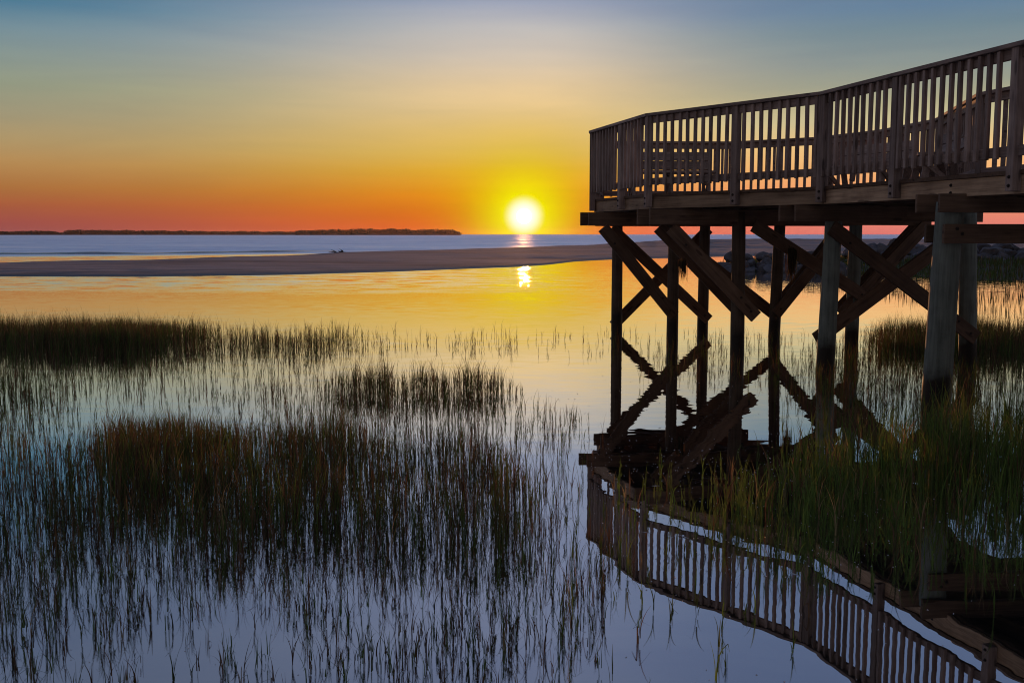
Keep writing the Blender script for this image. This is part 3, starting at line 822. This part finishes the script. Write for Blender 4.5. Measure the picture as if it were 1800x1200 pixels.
for i in order:
    a, c = OUT[i], OUT[i + 1]
    near_seg = i <= 2
    rl = empty('railing', (0, 0, 0)); rl.parent = pier
    mid_ = up((a + c) / 2, Z_DECK); rl.location = mid_ - pier.location
    WM[rl.name] = Matrix.Translation(mid_)
    mt = WOOD2
    mitred('cap_rail', (CAP_O[i], CAP_O[i + 1]), (CAP_I[i], CAP_I[i + 1]), 3.162, 3.200, mt, rl)
    d = (c - a).normalized()
    r0, r1 = RAILL[i], RAILL[i + 1]
    board('top_rail', up(r0, 3.117), up(r1, 3.117), .038, .088, mt, rl)
    board('bottom_rail', up(r0, 2.305), up(r1, 2.305), .038, .088, mt, rl)
    posts = [up(POSTL[i], 0) + (POSTL[i + 1] - POSTL[i]) * t for t in SEGP[i]]
    for p in posts:
        board('post', up(p, 1.965), up(p, 3.160), .089, .089, WOOD2, rl, side=d)
        if i <= 2:
            nn_ = Vector((-d.y, d.x, 0))
            for zb in (2.01, 2.085):
                bo = link('bolt', BOLT, STEEL, pier); bo.matrix_basis = Matrix.Translation(up(p, zb) + nn_ * .046 - pier.location) @ nn_.to_track_quat('Z', 'Y').to_matrix().to_4x4()
    b0, b1 = BALL[i], BALL[i + 1]; L = (b1 - b0).length
    n_ = int(L / .1265)
    for k in range(n_):
        p = b0 + (b1 - b0) * ((k + .5) / n_) + d * random.uniform(-.006, .006)
        if any((p - q).to_2d().length < .075 for q in posts): continue
        px_, py_ = pix(p.x, p.y, 2.7)
        if nbal < BIG and px_ < 1850 and i in (0, 1, 2, 8, 7):
            tw = random.uniform(-.006, .006)
            o = board('baluster', up(p - d * tw, 2.25 - random.uniform(0, .012)), up(p + d * tw, 3.157), .038, .038, mt, rl, side=d); nbal += 1
        else: extra.append((p, d))
# the remaining, farther balusters as one part
bm = bmesh.new()
for p, d in extra:
    y = Vector((-d.y, d.x, 0))
    vs = [[bm.verts.new(up(p + d * sx * .019 + y * sy * .019, z) - pier.location) for sx, sy in ((-1, -1), (1, -1), (1, 1), (-1, 1))] for z in (2.25, 3.157)]
    bm.faces.new(vs[0][::-1]); bm.faces.new(vs[1])
    for k in range(4): bm.faces.new((vs[0][k], vs[0][(k + 1) % 4], vs[1][(k + 1) % 4], vs[1][k]))
o = link('balusters', from_bm(bm, 'balusters'), WOOD2, pier); tag(o, kind='stuff')
print('BALUSTERS', nbal, len(extra))

# rim boards and decking
RO = offset(OUT, .112); RI = offset(OUT, .152)
def rim_bolts(i, px):
    t = frac_px(i, px, 2.0); nn_ = Vector((-(OUT[i + 1] - OUT[i]).y, (OUT[i + 1] - OUT[i]).x, 0)).normalized(); p = RO[i] + (RO[i + 1] - RO[i]) * t
    for zb in (1.985, 2.055):
        bo = link('bolt', BOLT, STEEL, pier); bo.matrix_basis = Matrix.Translation(up(p, zb) + nn_ * .002 - pier.location) @ nn_.to_track_quat('Z', 'Y').to_matrix().to_4x4()
rim_bolts(0, 1655)
for i in range(10):
    mitred('rim_board', (RO[i], RO[i + 1]), (RI[i], RI[i + 1]), 1.945, 2.106, WOOD, pier)
bm = bmesh.new()
DO = offset(OUT, .094)
lo = [bm.verts.new(up(p, 2.109) - pier.location) for p in DO]; hi = [bm.verts.new(up(p, Z_DECK) - pier.location) for p in DO]
bm.faces.new(lo); bm.faces.new(hi)
for k in range(len(lo)): j = (k + 1) % len(lo); bm.faces.new((lo[k], lo[j], hi[j], hi[k]))
bmesh.ops.recalc_face_normals(bm, faces=bm.faces[:]); bmesh.ops.triangulate(bm, faces=bm.faces[:])
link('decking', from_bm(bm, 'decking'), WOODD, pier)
# joists, parallel to the walkway
def inside(p, poly):
    c_ = False; j = len(poly) - 1
    for i in range(len(poly)):
        if (poly[i].y > p.y) != (poly[j].y > p.y) and p.x < (poly[j].x - poly[i].x) * (p.y - poly[i].y) / (poly[j].y - poly[i].y) + poly[i].x: c_ = not c_
        j = i
    return c_
INN = offset(OUT, .17); cross = Vector((-dD.y, dD.x, 0))
if cross.x < 0: cross = -cross
for k in range(-9, 12):
    o_ = C + cross * (k * .41 + .2)
    ts = [t * .05 for t in range(-140, 165) if inside(o_ - dD * t * .05, INN)]
    if len(ts) < 8: continue
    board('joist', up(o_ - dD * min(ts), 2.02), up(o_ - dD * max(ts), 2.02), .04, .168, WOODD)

# ------------------------------------------------------------ benches on the deck
def bench(loc, rz, length, label):
    t = empty('bench', (*loc, Z_DECK + LIFT)); t.rotation_euler = (0, 0, rz)
    tag(t, label, 'bench', 'benches on the lookout deck')
    def bx(name, p, size, rot=(0, 0, 0), parent=t):
        o = link(name, box_mesh(*size), WOOD2, parent); o.location = p; o.rotation_euler = rot; return o
    for k in range(3): bx('seat_plank', (0, -.18 + k * .15, .45), (length, .14, .038))
    for k in range(2): bx('back_plank', (0, .30 + .035 * k, .58 + k * .15), (length, .038, .14), (R(-12), 0, 0))
    n = 2 if length < 1.4 else 3
    for k in range(n):
        x = -length / 2 + .14 + k * (length - .28) / (n - 1)
        bx('leg', (x, -.14, .213), (.04, .09, .425), (R(-8), 0, 0)); bx('leg', (x, .2, .213), (.04, .09, .425), (R(12), 0, 0))
        bx('brace', (x + .06, .33, .52), (.04, .085, .52), (R(-12), 0, 0))
        bx('brace', (x + .02, .03, .2), (.04, .06, .5), (R(50), 0, 0))
    return t
bench((2.55, 16.75), R(4), 1.5, 'slatted bench with a backrest at the seaward end of the deck behind the left railing')
bench((5.18, 15.35), R(-62), 1.3, 'slatted bench beside the back railing seen through the middle bay of balusters')
bench((5.42, 13.55), R(-100), 1.5, 'slatted bench by the back railing nearest the walkway')

# ------------------------------------------------------------ wrack hanging from the bracing
def wrack(loc, n, L, label):
    loc = (loc[0], loc[1], loc[2] + LIFT)
    bs = np.array([loc] * n) + np.c_[rng.normal(0, .03, n), rng.normal(0, .03, n), rng.normal(0, .02, n)]
    v, q, c = blades(bs, -rng.uniform(.4, 1, n) * L, rng.uniform(.006, .012, n), rng.normal(0, .15, n), rng.uniform(0, 6.28, n), rng.normal(0, .3, n), np.full(n, 2.), tints(n, (0, 0, 3, 2, .3, 3)))
    tag(link('hanging_wrack', np_mesh('wrack', v, q, c), GRASS), label, 'seaweed')
p = at(1200, 458, 13.5); wrack(tuple(p), 60, .28, 'tuft of dead weed hanging from the brace between the second and third pile')
p = at(1392, 440, 13.8); wrack(tuple(p), 150, .45, 'dark shaggy weed hanging from the long brace beside the fifth pile')

# ------------------------------------------------------------ evening haze over the water
bm = bmesh.new(); bmesh.ops.create_cube(bm, size=1)
for v in bm.verts: v.co = Vector((v.co.x * 9000, 1300 + v.co.y * 6000, 8.4 + v.co.z * 21.5))
m = bpy.data.materials.new('evening_haze'); m.use_nodes = True; t = m.node_tree; t.nodes.clear()
o_ = t.nodes.new('ShaderNodeOutputMaterial'); pv = t.nodes.new('ShaderNodeVolumePrincipled')
pv.inputs['Color'].default_value = (1, .75, .7, 1); pv.inputs['Density'].default_value = 1.6e-5; pv.inputs['Anisotropy'].default_value = .7
t.links.new(pv.outputs[0], o_.inputs['Volume'])
tag(link('haze', from_bm(bm, 'haze'), m), 'thin warm evening haze over the water', 'haze', kind='stuff')

pier.location.z += LIFT
